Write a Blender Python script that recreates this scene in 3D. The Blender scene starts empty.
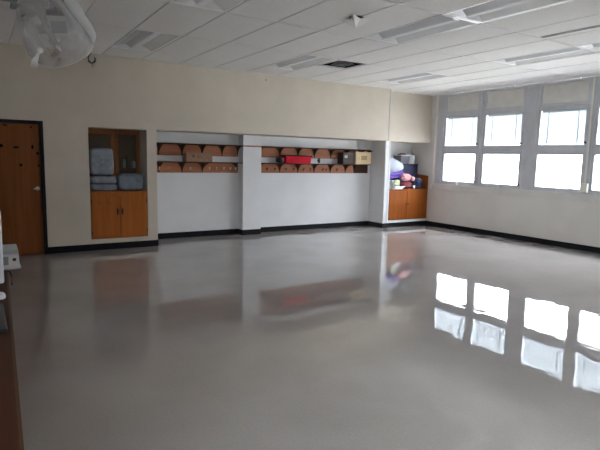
import bpy, bmesh, math, random
from mathutils import Vector, Matrix, noise

random.seed(7)
scn = bpy.context.scene
COL = scn.collection

# ------------------------------------------------------------------ camera
cam_d = bpy.data.cameras.new('camera')
cam_d.sensor_width = 36.0
cam_d.lens = 36.0 * 511.27 / 600.0
cam_d.clip_start = 0.05
cam = bpy.data.objects.new('camera', cam_d)
COL.objects.link(cam)
R_ = Vector((0.84669, -0.53163, 0.02200))
U_ = Vector((0.05077, 0.12188, 0.99125))
F_ = Vector((0.52966, 0.83816, -0.13019))
m = Matrix.Identity(4)
for i in range(3):
    m[i][0], m[i][1], m[i][2] = R_[i], U_[i], -F_[i]
m[0][3], m[1][3], m[2][3] = 0.0, -8.9923, 1.62
cam.matrix_world = m
scn.camera = cam

# ------------------------------------------------------------------ sky, exposure
SKY_HORIZON, SKY_HIGH, SUN = 5.3, 10.5, 14.0
world = bpy.data.worlds.new('sky')
scn.world = world
world.use_nodes = True
wn = world.node_tree.nodes
wn['Background'].inputs['Color'].default_value = (0.88, 0.92, 1.0, 1)
# hazy horizon, brighter and bluer sky higher up
wl = world.node_tree.links
wtc = wn.new('ShaderNodeTexCoord')
wsx = wn.new('ShaderNodeSeparateXYZ')
wl.new(wtc.outputs['Generated'], wsx.inputs[0])
wmr = wn.new('ShaderNodeMapRange')
wmr.inputs['From Min'].default_value = 0.0
wmr.inputs['From Max'].default_value = 0.45
wmr.inputs['To Min'].default_value = SKY_HORIZON
wmr.inputs['To Max'].default_value = SKY_HIGH
wl.new(wsx.outputs['Z'], wmr.inputs[0])
wl.new(wmr.outputs[0], wn['Background'].inputs['Strength'])
scn.view_settings.view_transform = 'Standard'
scn.view_settings.look = 'None'
scn.view_settings.gamma = 1.0
scn.view_settings.exposure = 1.65
scn.cycles.max_bounces = 14
scn.cycles.diffuse_bounces = 8
scn.cycles.glossy_bounces = 5
scn.cycles.transparent_max_bounces = 24
scn.cycles.transmission_bounces = 6
scn.cycles.sample_clamp_indirect = 6.0
scn.cycles.use_denoising = True

XR, ZC = 9.606, 3.21          # right wall, ceiling
XL, YF = -1.0, -12.8          # left wall, wall behind the camera
NPAIR = 3                     # pairs of windows in the right wall
YW = -2.45 * NPAIR + 1.16     # near end of the window band (the last pair is a single window)

# daylight through the window band (portal: only guides the sky's own light)
def portal(loc, rot, sx, sy):
    pd = bpy.data.lights.new('window_daylight', 'AREA')
    pd.shape = 'RECTANGLE'
    pd.size, pd.size_y = sx, sy
    pd.cycles.is_portal = True
    po = bpy.data.objects.new('window_daylight', pd)
    COL.objects.link(po)
    po.location = loc
    po.rotation_euler = rot
H90 = math.radians(90)
portal((XR + 0.28, YW / 2, 2.0), (H90, 0, H90), -YW + 2.2, 3.2)
portal((XL - 0.25, -10.9, 2.0), (H90, 0, -H90), 3.4, 2.4)  # portal for the added left-wall window

# sun from behind the back wall: it lights the ground outside, never the room directly
sd_ = bpy.data.lights.new('sun', 'SUN')
sd_.energy = SUN
sd_.angle = math.radians(0.6)
sd_.color = (1.0, 0.96, 0.90)
so_ = bpy.data.objects.new('sun', sd_)
COL.objects.link(so_)
so_.rotation_euler = (math.radians(-40), 0, 0)

# ------------------------------------------------------------------ materials
def new_mat(name):
    mt = bpy.data.materials.new(name)
    mt.use_nodes = True
    nt = mt.node_tree
    return mt, nt, nt.nodes['Principled BSDF']

def noise_mat(name, c1, c2, scale=8, rough=0.6, detail=4, bump=0.0, bscale=None, stretch=(1, 1, 1), spec=0.5, metal=0.0, coat=0.0, lo=0.35, hi=0.65):
    mt, nt, b = new_mat(name)
    N, L = nt.nodes, nt.links
    tc = N.new('ShaderNodeTexCoord')
    mp = N.new('ShaderNodeMapping')
    mp.inputs['Scale'].default_value = stretch
    L.new(tc.outputs['Object'], mp.inputs['Vector'])
    nz = N.new('ShaderNodeTexNoise')
    nz.inputs['Scale'].default_value = scale
    nz.inputs['Detail'].default_value = detail
    L.new(mp.outputs[0], nz.inputs['Vector'])
    cr = N.new('ShaderNodeValToRGB')
    cr.color_ramp.elements[0].color = (*c1, 1)
    cr.color_ramp.elements[1].color = (*c2, 1)
    cr.color_ramp.elements[0].position = lo
    cr.color_ramp.elements[1].position = hi
    L.new(nz.outputs['Fac'], cr.inputs[0])
    L.new(cr.outputs[0], b.inputs['Base Color'])
    b.inputs['Roughness'].default_value = rough
    b.inputs['Specular IOR Level'].default_value = spec
    b.inputs['Metallic'].default_value = metal
    b.inputs['Coat Weight'].default_value = coat
    if bump:
        n2 = N.new('ShaderNodeTexNoise')
        n2.inputs['Scale'].default_value = bscale or scale * 4
        n2.inputs['Detail'].default_value = 3
        L.new(mp.outputs[0], n2.inputs['Vector'])
        bp = N.new('ShaderNodeBump')
        bp.inputs['Strength'].default_value = bump
        bp.inputs['Distance'].default_value = 0.01
        L.new(n2.outputs['Fac'], bp.inputs['Height'])
        L.new(bp.outputs[0], b.inputs['Normal'])
    return mt

def wood_mat(name, c1, c2, axis='Z', scale=3.0, rough=0.4, coat=0.1):
    mt, nt, b = new_mat(name)
    N, L = nt.nodes, nt.links
    tc = N.new('ShaderNodeTexCoord')
    mp = N.new('ShaderNodeMapping')
    s = {'X': (0.5, 9, 9), 'Y': (9, 0.5, 9), 'Z': (9, 9, 0.5)}[axis]
    mp.inputs['Scale'].default_value = s
    L.new(tc.outputs['Object'], mp.inputs['Vector'])
    nz = N.new('ShaderNodeTexNoise')
    nz.inputs['Scale'].default_value = scale
    nz.inputs['Detail'].default_value = 6
    nz.inputs['Distortion'].default_value = 0.6
    L.new(mp.outputs[0], nz.inputs['Vector'])
    cr = N.new('ShaderNodeValToRGB')
    cr.color_ramp.elements[0].color = (*c1, 1)
    cr.color_ramp.elements[1].color = (*c2, 1)
    cr.color_ramp.elements[0].position = 0.3
    cr.color_ramp.elements[1].position = 0.7
    L.new(nz.outputs['Fac'], cr.inputs[0])
    L.new(cr.outputs[0], b.inputs['Base Color'])
    b.inputs['Roughness'].default_value = rough
    b.inputs['Specular IOR Level'].default_value = 0.25
    b.inputs['Coat Weight'].default_value = coat
    b.inputs['Coat Roughness'].default_value = 0.2
    return mt

def glassy_mat(name, tint, gloss_rough=0.02, diffuse=0.0, dcol=(0.8, 0.8, 0.8), ior=1.45, noise_scale=0):
    """thin clear sheet: see-through, fresnel gloss, optional milky share"""
    mt, nt, b = new_mat(name)
    N, L = nt.nodes, nt.links
    N.remove(b)
    out = N['Material Output']
    tr = N.new('ShaderNodeBsdfTransparent')
    tr.inputs['Color'].default_value = (*tint, 1)
    gl = N.new('ShaderNodeBsdfGlossy')
    gl.inputs['Roughness'].default_value = gloss_rough
    fr = N.new('ShaderNodeFresnel')
    geo = N.new('ShaderNodeNewGeometry')
    im = N.new('ShaderNodeMapRange')         # same gloss from either side of the sheet
    im.inputs['To Min'].default_value = ior
    im.inputs['To Max'].default_value = 1.0 / ior
    L.new(geo.outputs['Backfacing'], im.inputs[0])
    L.new(im.outputs[0], fr.inputs['IOR'])
    last = tr
    if diffuse:
        df = N.new('ShaderNodeBsdfDiffuse')
        df.inputs['Color'].default_value = (*dcol, 1)
        tl = N.new('ShaderNodeBsdfTranslucent')
        tl.inputs['Color'].default_value = (*dcol, 1)
        ad = N.new('ShaderNodeMixShader')
        ad.inputs[0].default_value = 0.4
        L.new(df.outputs[0], ad.inputs[1])
        L.new(tl.outputs[0], ad.inputs[2])
        mx = N.new('ShaderNodeMixShader')
        if noise_scale:
            tc = N.new('ShaderNodeTexCoord')
            nz = N.new('ShaderNodeTexNoise')
            nz.inputs['Scale'].default_value = noise_scale
            nz.inputs['Detail'].default_value = 3
            nz.inputs['Distortion'].default_value = 1.5
            L.new(tc.outputs['Object'], nz.inputs['Vector'])
            mr = N.new('ShaderNodeMapRange')
            mr.inputs['From Min'].default_value = 0.35
            mr.inputs['From Max'].default_value = 0.7
            mr.inputs['To Min'].default_value = diffuse * 0.45
            mr.inputs['To Max'].default_value = diffuse * 1.6
            L.new(nz.outputs['Fac'], mr.inputs[0])
            L.new(mr.outputs[0], mx.inputs[0])
            bp = N.new('ShaderNodeBump')
            bp.inputs['Strength'].default_value = 0.5
            bp.inputs['Distance'].default_value = 0.02
            L.new(nz.outputs['Fac'], bp.inputs['Height'])
            L.new(bp.outputs[0], gl.inputs['Normal'])
        else:
            mx.inputs[0].default_value = diffuse
        L.new(tr.outputs[0], mx.inputs[1])
        L.new(ad.outputs[0], mx.inputs[2])
        last = mx
    m2 = N.new('ShaderNodeMixShader')
    L.new(fr.outputs[0], m2.inputs[0])
    L.new(last.outputs[0], m2.inputs[1])
    L.new(gl.outputs[0], m2.inputs[2])
    L.new(m2.outputs[0], out.inputs['Surface'])
    return mt

def floor_mat():
    mt, nt, b = new_mat('waxed_vinyl')
    N, L = nt.nodes, nt.links
    tc = N.new('ShaderNodeTexCoord')
    n1 = N.new('ShaderNodeTexNoise'); n1.inputs['Scale'].default_value = 60; n1.inputs['Detail'].default_value = 4
    n2 = N.new('ShaderNodeTexNoise'); n2.inputs['Scale'].default_value = 1.1; n2.inputs['Detail'].default_value = 3
    L.new(tc.outputs['Object'], n1.inputs['Vector']); L.new(tc.outputs['Object'], n2.inputs['Vector'])
    cr = N.new('ShaderNodeValToRGB')
    cr.color_ramp.elements[0].color = (0.36, 0.333, 0.322, 1); cr.color_ramp.elements[0].position = 0.3
    cr.color_ramp.elements[1].color = (0.40, 0.371, 0.36, 1); cr.color_ramp.elements[1].position = 0.7
    L.new(n1.outputs['Fac'], cr.inputs[0])
    # 12 inch tiles, each a touch lighter or darker, hairline joints
    br = N.new('ShaderNodeTexBrick')
    br.offset = 0.0; br.squash = 1.0
    br.inputs['Scale'].default_value = 1.0
    br.inputs['Brick Width'].default_value = 0.325; br.inputs['Row Height'].default_value = 0.325
    br.inputs['Mortar Size'].default_value = 0.0022; br.inputs['Mortar Smooth'].default_value = 0.6
    br.inputs['Color1'].default_value = (0.985, 0.985, 0.985, 1); br.inputs['Color2'].default_value = (1, 1, 1, 1)
    br.inputs['Mortar'].default_value = (0.93, 0.93, 0.93, 1)
    L.new(tc.outputs['Object'], br.inputs['Vector'])
    mx = N.new('ShaderNodeMix'); mx.data_type = 'RGBA'; mx.blend_type = 'MULTIPLY'
    mx.inputs['Factor'].default_value = 1.0
    L.new(cr.outputs[0], mx.inputs['A']); L.new(br.outputs['Color'], mx.inputs['B'])
    mx2 = N.new('ShaderNodeMix'); mx2.data_type = 'RGBA'; mx2.blend_type = 'MULTIPLY'; mx2.inputs['Factor'].default_value = 1.0
    cr2 = N.new('ShaderNodeValToRGB')
    cr2.color_ramp.elements[0].color = (0.9, 0.89, 0.88, 1); cr2.color_ramp.elements[0].position = 0.35
    cr2.color_ramp.elements[1].color = (1, 1, 1, 1); cr2.color_ramp.elements[1].position = 0.6
    L.new(n2.outputs['Fac'], cr2.inputs[0])
    L.new(mx.outputs['Result'], mx2.inputs['A']); L.new(cr2.outputs[0], mx2.inputs['B'])
    L.new(mx2.outputs['Result'], b.inputs['Base Color'])
    b.inputs['Roughness'].default_value = 0.30
    b.inputs['Specular IOR Level'].default_value = 0.0
    b.inputs['Coat Weight'].default_value = 1.0
    b.inputs['Coat IOR'].default_value = 2.1
    b.inputs['Coat Roughness'].default_value = 0.012
    # wax: slow undulation, fine ripple, joints
    w1 = N.new('ShaderNodeTexNoise'); w1.inputs['Scale'].default_value = 5.0; w1.inputs['Detail'].default_value = 1.5
    w2 = N.new('ShaderNodeTexNoise'); w2.inputs['Scale'].default_value = 13; w2.inputs['Detail'].default_value = 2
    L.new(tc.outputs['Object'], w1.inputs['Vector']); L.new(tc.outputs['Object'], w2.inputs['Vector'])
    a1 = N.new('ShaderNodeMath'); a1.operation = 'MULTIPLY_ADD'; a1.inputs[1].default_value = 0.25
    L.new(w2.outputs['Fac'], a1.inputs[0]); L.new(w1.outputs['Fac'], a1.inputs[2])
    a2 = N.new('ShaderNodeMath'); a2.operation = 'MULTIPLY_ADD'; a2.inputs[1].default_value = -0.05
    L.new(br.outputs['Fac'], a2.inputs[0]); L.new(a1.outputs[0], a2.inputs[2])
    bp = N.new('ShaderNodeBump'); bp.inputs['Strength'].default_value = 0.3; bp.inputs['Distance'].default_value = 0.0013
    L.new(a2.outputs[0], bp.inputs['Height'])
    # every tile lies a hair out of level
    dv = N.new('ShaderNodeVectorMath'); dv.operation = 'SCALE'; dv.inputs['Scale'].default_value = 1 / 0.325
    fl = N.new('ShaderNodeVectorMath'); fl.operation = 'FLOOR'
    wnz = N.new('ShaderNodeTexWhiteNoise'); wnz.noise_dimensions = '3D'
    sb_ = N.new('ShaderNodeVectorMath'); sb_.operation = 'SUBTRACT'; sb_.inputs[1].default_value = (0.5, 0.5, 0.5)
    ml = N.new('ShaderNodeVectorMath'); ml.operation = 'MULTIPLY'; ml.inputs[1].default_value = (0.006, 0.006, 0.0)
    ad = N.new('ShaderNodeVectorMath'); ad.operation = 'ADD'
    nm = N.new('ShaderNodeVectorMath'); nm.operation = 'NORMALIZE'
    L.new(tc.outputs['Object'], dv.inputs[0]); L.new(dv.outputs[0], fl.inputs[0]); L.new(fl.outputs[0], wnz.inputs['Vector'])
    L.new(wnz.outputs['Color'], sb_.inputs[0]); L.new(sb_.outputs[0], ml.inputs[0])
    L.new(ml.outputs[0], ad.inputs[0]); L.new(bp.outputs[0], ad.inputs[1]); L.new(ad.outputs[0], nm.inputs[0])
    L.new(nm.outputs[0], b.inputs['Coat Normal'])
    return mt

M = {}
M['floor'] = floor_mat()
M['wall'] = noise_mat('cream_wall_paint', (0.59, 0.525, 0.44), (0.63, 0.565, 0.48), 2.0, 0.55, bump=0.05, bscale=120)
M['wallwin'] = noise_mat('off_white_window_wall_paint', (0.64, 0.61, 0.57), (0.68, 0.65, 0.61), 2.0, 0.55, bump=0.05, bscale=120)
M['wallfar'] = noise_mat('darkened_wall_paint', (0.12, 0.10, 0.075), (0.16, 0.13, 0.10), 2.0, 0.6)  # unseen walls darkened so they bounce less light
M['alcove'] = noise_mat('white_alcove_paint', (0.72, 0.72, 0.73), (0.76, 0.76, 0.77), 2.0, 0.5, bump=0.05, bscale=120)
M['tile'] = noise_mat('ceiling_tile', (0.71, 0.69, 0.67), (0.81, 0.79, 0.77), 90, 0.9, detail=5, bump=0.25, bscale=160)
M['tbar'] = noise_mat('ceiling_grid_paint', (0.62, 0.62, 0.60), (0.66, 0.66, 0.64), 10, 0.5)
M['rubber'] = noise_mat('black_rubber', (0.008, 0.0085, 0.011), (0.013, 0.0135, 0.017), 12, 0.6, spec=0.15)
M['blackmetal'] = noise_mat('black_painted_metal', (0.009, 0.009, 0.009), (0.015, 0.014, 0.013), 10, 0.5, spec=0.2)
M['door'] = wood_mat('door_veneer', (0.19, 0.058, 0.011), (0.25, 0.08, 0.017), 'Z', 2.0, 0.5, 0.0)
M['cab'] = wood_mat('honey_oak', (0.33, 0.088, 0.012), (0.43, 0.125, 0.02), 'Z', 2.2, 0.5, 0.0)
M['cabcorner'] = wood_mat('darkened_honey_oak', (0.25, 0.062, 0.006), (0.34, 0.092, 0.011), 'Z', 2.2, 0.55, 0.0)  # honey oak darkened in colour to offset the strong light there
M['cabdark'] = wood_mat('darker_oak', (0.24, 0.08, 0.02), (0.31, 0.115, 0.03), 'Z', 2.2, 0.5, 0.0)  # darker oak tone of the upper cupboard
M['rack'] = wood_mat('reddish_wood', (0.36, 0.13, 0.06), (0.46, 0.185, 0.095), 'X', 2.5, 0.5, 0.0)
M['rackshade'] = wood_mat('shaded_reddish_wood', (0.055, 0.022, 0.012), (0.085, 0.035, 0.018), 'X', 2.5, 0.6, 0.0)  # darker copy of the rack wood: bracket and end-wall shade as colour
M['counter'] = wood_mat('dark_counter', (0.05, 0.016, 0.007), (0.08, 0.026, 0.011), 'Y', 1.6, 0.5, 0.0)
M['counteredge'] = wood_mat('counter_edging', (0.075, 0.034, 0.017), (0.11, 0.05, 0.025), 'Y', 1.6, 0.45, 0.0)
M['frame'] = noise_mat('grey_window_paint', (0.47, 0.475, 0.50), (0.53, 0.535, 0.56), 4, 0.45)
M['panel'] = noise_mat('beige_infill_panel', (0.60, 0.58, 0.54), (0.65, 0.63, 0.59), 6, 0.6)
M['sill'] = noise_mat('sill_paint', (0.60, 0.58, 0.55), (0.66, 0.64, 0.61), 4, 0.45)
M['white'] = noise_mat('white_enamel', (0.78, 0.78, 0.77), (0.84, 0.84, 0.83), 6, 0.28)
M['reflector'] = noise_mat('fixture_enamel', (0.80, 0.80, 0.80), (0.84, 0.84, 0.84), 6, 0.12)
M['matte'] = noise_mat('matte_white_enamel', (0.80, 0.80, 0.80), (0.84, 0.84, 0.84), 6, 0.75, spec=0.2)
M['basket'] = noise_mat('perforated_basket', (0.64, 0.64, 0.66), (0.72, 0.72, 0.74), 300, 0.6)
M['pvc'] = noise_mat('ivory_plastic', (0.72, 0.69, 0.62), (0.76, 0.73, 0.66), 9, 0.4)
M['dark'] = noise_mat('dark_plastic', (0.015, 0.015, 0.016), (0.025, 0.025, 0.027), 20, 0.4)
M['hole'] = noise_mat('black_plug', (0.004, 0.004, 0.004), (0.007, 0.006, 0.006), 20, 0.9, spec=0.1)
M['steel'] = noise_mat('brushed_steel', (0.55, 0.54, 0.52), (0.65, 0.64, 0.62), 60, 0.28, metal=1.0, stretch=(1, 1, 8))
M['brass'] = noise_mat('pale_metal', (0.62, 0.52, 0.36), (0.75, 0.66, 0.5), 30, 0.3, metal=0.8)
M['glass'] = glassy_mat('window_glass', (0.96, 0.98, 0.98))
M['cabglass'] = glassy_mat('cabinet_glass', (0.80, 0.82, 0.78), 0.05, 0.10, (0.5, 0.5, 0.46))
M['blind'] = None
M['film'] = glassy_mat('milky_plastic_bag', (0.93, 0.92, 0.92), 0.35, 0.42, (0.78, 0.77, 0.77), 1.15, noise_scale=1.6)
M['wrap'] = glassy_mat('clear_wrap', (0.95, 0.95, 0.96), 0.15, 0.20, (0.85, 0.86, 0.88), 1.45, noise_scale=7)
M['felt'] = noise_mat('grey_blue_fabric', (0.15, 0.17, 0.20), (0.24, 0.265, 0.30), 14, 0.8, bump=0.4, bscale=30)
M['felt2'] = noise_mat('slate_fabric', (0.13, 0.16, 0.20), (0.20, 0.24, 0.29), 10, 0.8, bump=0.4, bscale=22)
M['card'] = noise_mat('brown_cardboard', (0.26, 0.16, 0.095), (0.32, 0.20, 0.12), 18, 0.8)
M['cardlight'] = noise_mat('pale_cardboard', (0.60, 0.45, 0.26), (0.68, 0.52, 0.32), 18, 0.75)
M['carddark'] = noise_mat('dark_brown_board', (0.045, 0.03, 0.022), (0.07, 0.045, 0.033), 18, 0.6)
M['ink'] = noise_mat('red_brown_ink', (0.14, 0.04, 0.03), (0.18, 0.055, 0.04), 60, 0.7)
M['label'] = noise_mat('paper_label', (0.42, 0.40, 0.38), (0.5, 0.48, 0.46), 60, 0.7)
M['tanlabel'] = noise_mat('tan_print', (0.32, 0.23, 0.12), (0.38, 0.27, 0.15), 80, 0.7)
M['red'] = noise_mat('red_plastic', (0.56, 0.006, 0.02), (0.66, 0.012, 0.032), 6, 0.55, spec=0.12)
M['purple'] = noise_mat('purple_foam', (0.10, 0.04, 0.36), (0.16, 0.07, 0.46), 8, 0.6, stretch=(1, 1, 10))
M['paleblue'] = noise_mat('pale_blue_cloth', (0.52, 0.58, 0.72), (0.70, 0.72, 0.82), 6, 0.7, bump=0.4, bscale=14)
M['navy'] = noise_mat('navy_fabric', (0.022, 0.028, 0.085), (0.04, 0.05, 0.13), 9, 0.6, bump=0.2)
M['pink'] = noise_mat('pink_plush', (0.72, 0.30, 0.33), (0.85, 0.48, 0.50), 10, 0.85, bump=0.5, bscale=60)
M['lime'] = noise_mat('pale_green_cloth', (0.55, 0.60, 0.32), (0.68, 0.72, 0.46), 10, 0.8, bump=0.3)
M['maroon'] = noise_mat('maroon_cloth', (0.14, 0.025, 0.03), (0.22, 0.04, 0.05), 10, 0.8, bump=0.4)
M['paper'] = noise_mat('white_paper', (0.72, 0.74, 0.80), (0.8, 0.82, 0.86), 10, 0.7)
M['tub'] = glassy_mat('clear_grey_tub', (0.72, 0.76, 0.80), 0.1, 0.45, (0.55, 0.60, 0.66), 1.45)
M['device'] = noise_mat('off_white_plastic', (0.60, 0.61, 0.62), (0.66, 0.67, 0.68), 10, 0.4)
M['devgrey'] = noise_mat('grey_plastic', (0.25, 0.255, 0.265), (0.3, 0.305, 0.315), 10, 0.4)
M['devbody'] = noise_mat('light_grey_plastic', (0.46, 0.46, 0.46), (0.5, 0.5, 0.5), 10, 0.4)
M['monitor'] = noise_mat('white_monitor_plastic', (0.66, 0.70, 0.72), (0.72, 0.76, 0.78), 10, 0.35)
M['ground'] = noise_mat('pale_concrete', (0.50, 0.49, 0.47), (0.58, 0.57, 0.55), 1.5, 0.85)

BLIND_T = 0.018
def blind_mat():
    mt, nt, b = new_mat('white_blind_slats')
    N, L = nt.nodes, nt.links
    out = N['Material Output']
    tc = N.new('ShaderNodeTexCoord')
    nz = N.new('ShaderNodeTexNoise'); nz.inputs['Scale'].default_value = 5
    L.new(tc.outputs['Object'], nz.inputs['Vector'])
    cr = N.new('ShaderNodeValToRGB')
    cr.color_ramp.elements[0].color = (0.66, 0.70, 0.74, 1)
    cr.color_ramp.elements[1].color = (0.72, 0.76, 0.80, 1)
    L.new(nz.outputs['Fac'], cr.inputs[0]); L.new(cr.outputs[0], b.inputs['Base Color'])
    b.inputs['Roughness'].default_value = 0.5
    tl = N.new('ShaderNodeBsdfTranslucent'); L.new(cr.outputs[0], tl.inputs['Color'])
    mx = N.new('ShaderNodeMixShader'); mx.inputs[0].default_value = BLIND_T
    L.new(b.outputs[0], mx.inputs[1]); L.new(tl.outputs[0], mx.inputs[2])
    L.new(mx.outputs[0], out.inputs['Surface'])
    return mt
M['blind'] = blind_mat()

# ------------------------------------------------------------------ mesh helpers
def box(bm, x0, x1, y0, y1, z0, z1, bev=0.0, seg=1):
    vs = [bm.verts.new(p) for p in ((x0, y0, z0), (x1, y0, z0), (x1, y1, z0), (x0, y1, z0),
                                    (x0, y0, z1), (x1, y0, z1), (x1, y1, z1), (x0, y1, z1))]
    fs = [bm.faces.new([vs[i] for i in f]) for f in
          ((0, 3, 2, 1), (4, 5, 6, 7), (0, 1, 5, 4), (1, 2, 6, 5), (2, 3, 7, 6), (3, 0, 4, 7))]
    if bev:
        es = {e for f in fs for e in f.edges}
        bmesh.ops.bevel(bm, geom=list(es), offset=bev, segments=seg, affect='EDGES', profile=0.5)
    return vs

def B(*a, **k):
    bm = bmesh.new()
    box(bm, *a, **k)
    return bm

def Bs(lst, bev=0.0):
    bm = bmesh.new()
    for a in lst:
        box(bm, *a, bev=bev)
    return bm

def prism(bm, pts, axis, a, b):
    """extrude a closed 2D outline along an axis; pts are the other two coordinates in x,y,z order"""
    def P(p, t):
        return {'X': (t, p[0], p[1]), 'Y': (p[0], t, p[1]), 'Z': (p[0], p[1], t)}[axis]
    v0 = [bm.verts.new(P(p, a)) for p in pts]
    v1 = [bm.verts.new(P(p, b)) for p in pts]
    bm.faces.new(v0); bm.faces.new(list(reversed(v1)))
    n = len(pts)
    for i in range(n):
        bm.faces.new([v0[i], v1[i], v1[(i + 1) % n], v0[(i + 1) % n]])
    bmesh.ops.recalc_face_normals(bm, faces=bm.faces[:])

def tube(bm, path, r, seg=8):
    """round bar along a polyline"""
    rings = []
    path = [Vector(p) for p in path]
    for i, p in enumerate(path):
        t = (path[min(i + 1, len(path) - 1)] - path[max(i - 1, 0)]).normalized()
        a = t.cross(Vector((0, 0, 1)))
        if a.length < 0.05:
            a = t.cross(Vector((0, 1, 0)))
        a.normalize(); b = t.cross(a)
        rr = r[i] if isinstance(r, (list, tuple)) else r
        rings.append([bm.verts.new(p + (a * math.cos(2 * math.pi * k / seg) + b * math.sin(2 * math.pi * k / seg)) * rr) for k in range(seg)])
    for i in range(len(rings) - 1):
        for k in range(seg):
            bm.faces.new([rings[i][k], rings[i][(k + 1) % seg], rings[i + 1][(k + 1) % seg], rings[i + 1][k]])
    bm.faces.new(list(reversed(rings[0]))); bm.faces.new(rings[-1])

def lathe(bm, c, prof, seg=20):
    """profile (radius, z) turned about the vertical through c"""
    rings = []
    for r, z in prof:
        rings.append([bm.verts.new((c[0] + r * math.cos(2 * math.pi * k / seg), c[1] + r * math.sin(2 * math.pi * k / seg), c[2] + z)) for k in range(seg)])
    for i in range(len(rings) - 1):
        for k in range(seg):
            bm.faces.new([rings[i][k], rings[i][(k + 1) % seg], rings[i + 1][(k + 1) % seg], rings[i + 1][k]])
    bm.faces.new(list(reversed(rings[0]))); bm.faces.new(rings[-1])

def lump(c, rad, amp=0.15, fr=3.0, power=1.0, sub=3, seed=0, flat=None):
    """soft irregular body: a rounded box / ellipsoid pushed about by noise"""
    bm = bmesh.new()
    bmesh.ops.create_icosphere(bm, subdivisions=sub, radius=1.0)
    for v in bm.verts:
        p = v.co.copy()
        q = Vector([math.copysign(abs(x) ** power, x) for x in p])
        n = noise.noise(p * fr + Vector((seed * 3.1, seed * 1.7, seed))) + 0.5 * noise.noise(p * fr * 2.3 + Vector((seed, 5, 1)))
        q *= 1 + amp * n
        z = q.z * rad[2]
        if flat is not None:
            z = max(z, -flat)
        v.co = Vector((c[0] + q.x * rad[0], c[1] + q.y * rad[1], c[2] + z))
    return bm

def wloc(o):
    l = Vector((0, 0, 0))
    while o is not None:
        l += o.location
        o = o.parent
    return l

def obj(name, bm, mat, parent=None, smooth=False):
    """one mesh object; bm is in room coordinates"""
    if parent is not None:
        d = wloc(parent)
        bmesh.ops.translate(bm, verts=bm.verts[:], vec=-d)
    me = bpy.data.meshes.new(name)
    if smooth:
        for f in bm.faces:
            f.smooth = True
    bm.to_mesh(me); bm.free()
    me.materials.append(mat)
    o = bpy.data.objects.new(name, me)
    COL.objects.link(o)
    o.parent = parent
    return o

def tag(o, label, cat, group=None):
    o['label'] = label; o['category'] = cat
    if group:
        o['group'] = group
    return o

def thing(name, label, cat, loc, group=None):
    o = bpy.data.objects.new(name, None)
    o.empty_display_size = 0.1
    o.location = loc
    COL.objects.link(o)
    return tag(o, label, cat, group)

def struct(name, bm, mat, parent=None):
    o = obj(name, bm, mat, parent)
    if parent is None:
        o['kind'] = 'structure'
    return o

def struct_empty(name, loc):
    o = bpy.data.objects.new(name, None)
    o.location = loc; o['kind'] = 'structure'
    COL.objects.link(o)
    return o

def dup(root, loc, label=None, group=None):
    r = root.copy(); COL.objects.link(r); r.location = loc
    if label: r['label'] = label
    if group: r['group'] = group
    for ch in list(root.children):
        c = ch.copy(); COL.objects.link(c); c.parent = r
        for g in list(ch.children):
            d = g.copy(); COL.objects.link(d); d.parent = c
    return r

# ------------------------------------------------------------------ floor, walls
struct('floor', B(XL - 0.2, XR + 0.25, YF - 0.2, 0.95, -0.12, 0.0), M['floor'])
struct('ground', B(XL - 40, XR + 40, -50, 30, -0.5, -0.35), M['ground'])

DX0, DX1, DZ = -0.06, 0.905, 2.10        # door opening incl. frame
NZ = 2.057                               # alcove soffit height
struct('wall_back', Bs([
    (XL - 0.2, DX0, 0, 0.95, 0, ZC),
    (DX0, DX1, 0, 0.95, DZ, ZC),
    (DX0, DX1, 0.12, 0.95, 0, DZ),
    (DX1, 1.565, 0, 0.95, 0, ZC),
    (1.565, 2.51, 0, 0.95, 2.042, ZC),
    (1.565, 2.51, 0, 0.95, 0, 0.185),
    (1.565, 2.51, 0.74, 0.95, 0.185, 2.042),
    (2.51, 2.68, 0, 0.95, 0, ZC),
    (2.68, 8.03, 0, 0.95, NZ, ZC),
    (8.30, XR, 0.21, 0.95, NZ, ZC),
    (8.14, 8.30, 0.21, 0.95, NZ, ZC),
    (8.03, 8.14, 0.21, 0.95, NZ, ZC),
]), M['wall'])
struct('wall_alcove', Bs([
    (2.68, 8.14, 0.74, 0.95, 0, NZ),
    (4.61, 5.03, 0.53, 0.74, 0, NZ),
    (8.14, 8.30, 0.21, 0.95, 0, NZ),
    (8.30, XR, 0.85, 0.95, 0, NZ),
    (8.30, XR, 0.21, 0.85, 0, 0.165),
]), M['alcove'])
struct('wall_right', Bs([
    (XR, XR + 0.25, -13.0, 0.95, 0, 0.98),
    (XR, XR + 0.25, 0.0, 0.95, 0.98, ZC),
    (XR, XR + 0.25, -13.0, YW, 0.98, ZC),
]), M['wallwin'])
LW = (-12.4, -9.4, 0.9, 3.1)               # added left-wall window behind the camera, brightens the right wall
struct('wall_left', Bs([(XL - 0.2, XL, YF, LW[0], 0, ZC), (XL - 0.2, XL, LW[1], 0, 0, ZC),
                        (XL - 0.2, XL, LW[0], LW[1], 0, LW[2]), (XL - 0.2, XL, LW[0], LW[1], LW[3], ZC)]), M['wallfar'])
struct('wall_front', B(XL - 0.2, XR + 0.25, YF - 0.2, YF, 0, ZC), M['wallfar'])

# white edge strips of the partition and a grey strip added for the shadow line at the soffit end
struct('trim_1', Bs([(8.145, 8.185, 0.195, 0.21, 0.11, NZ)], 0.004), M['white'])
struct('trim_2', Bs([(8.262, 8.30, 0.195, 0.21, 0.11, NZ)], 0.004), M['white'])
struct('trim_3', Bs([(8.025, 8.05, -0.006, 0.208, NZ, ZC - 0.01)], 0.003), M['frame'])

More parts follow.
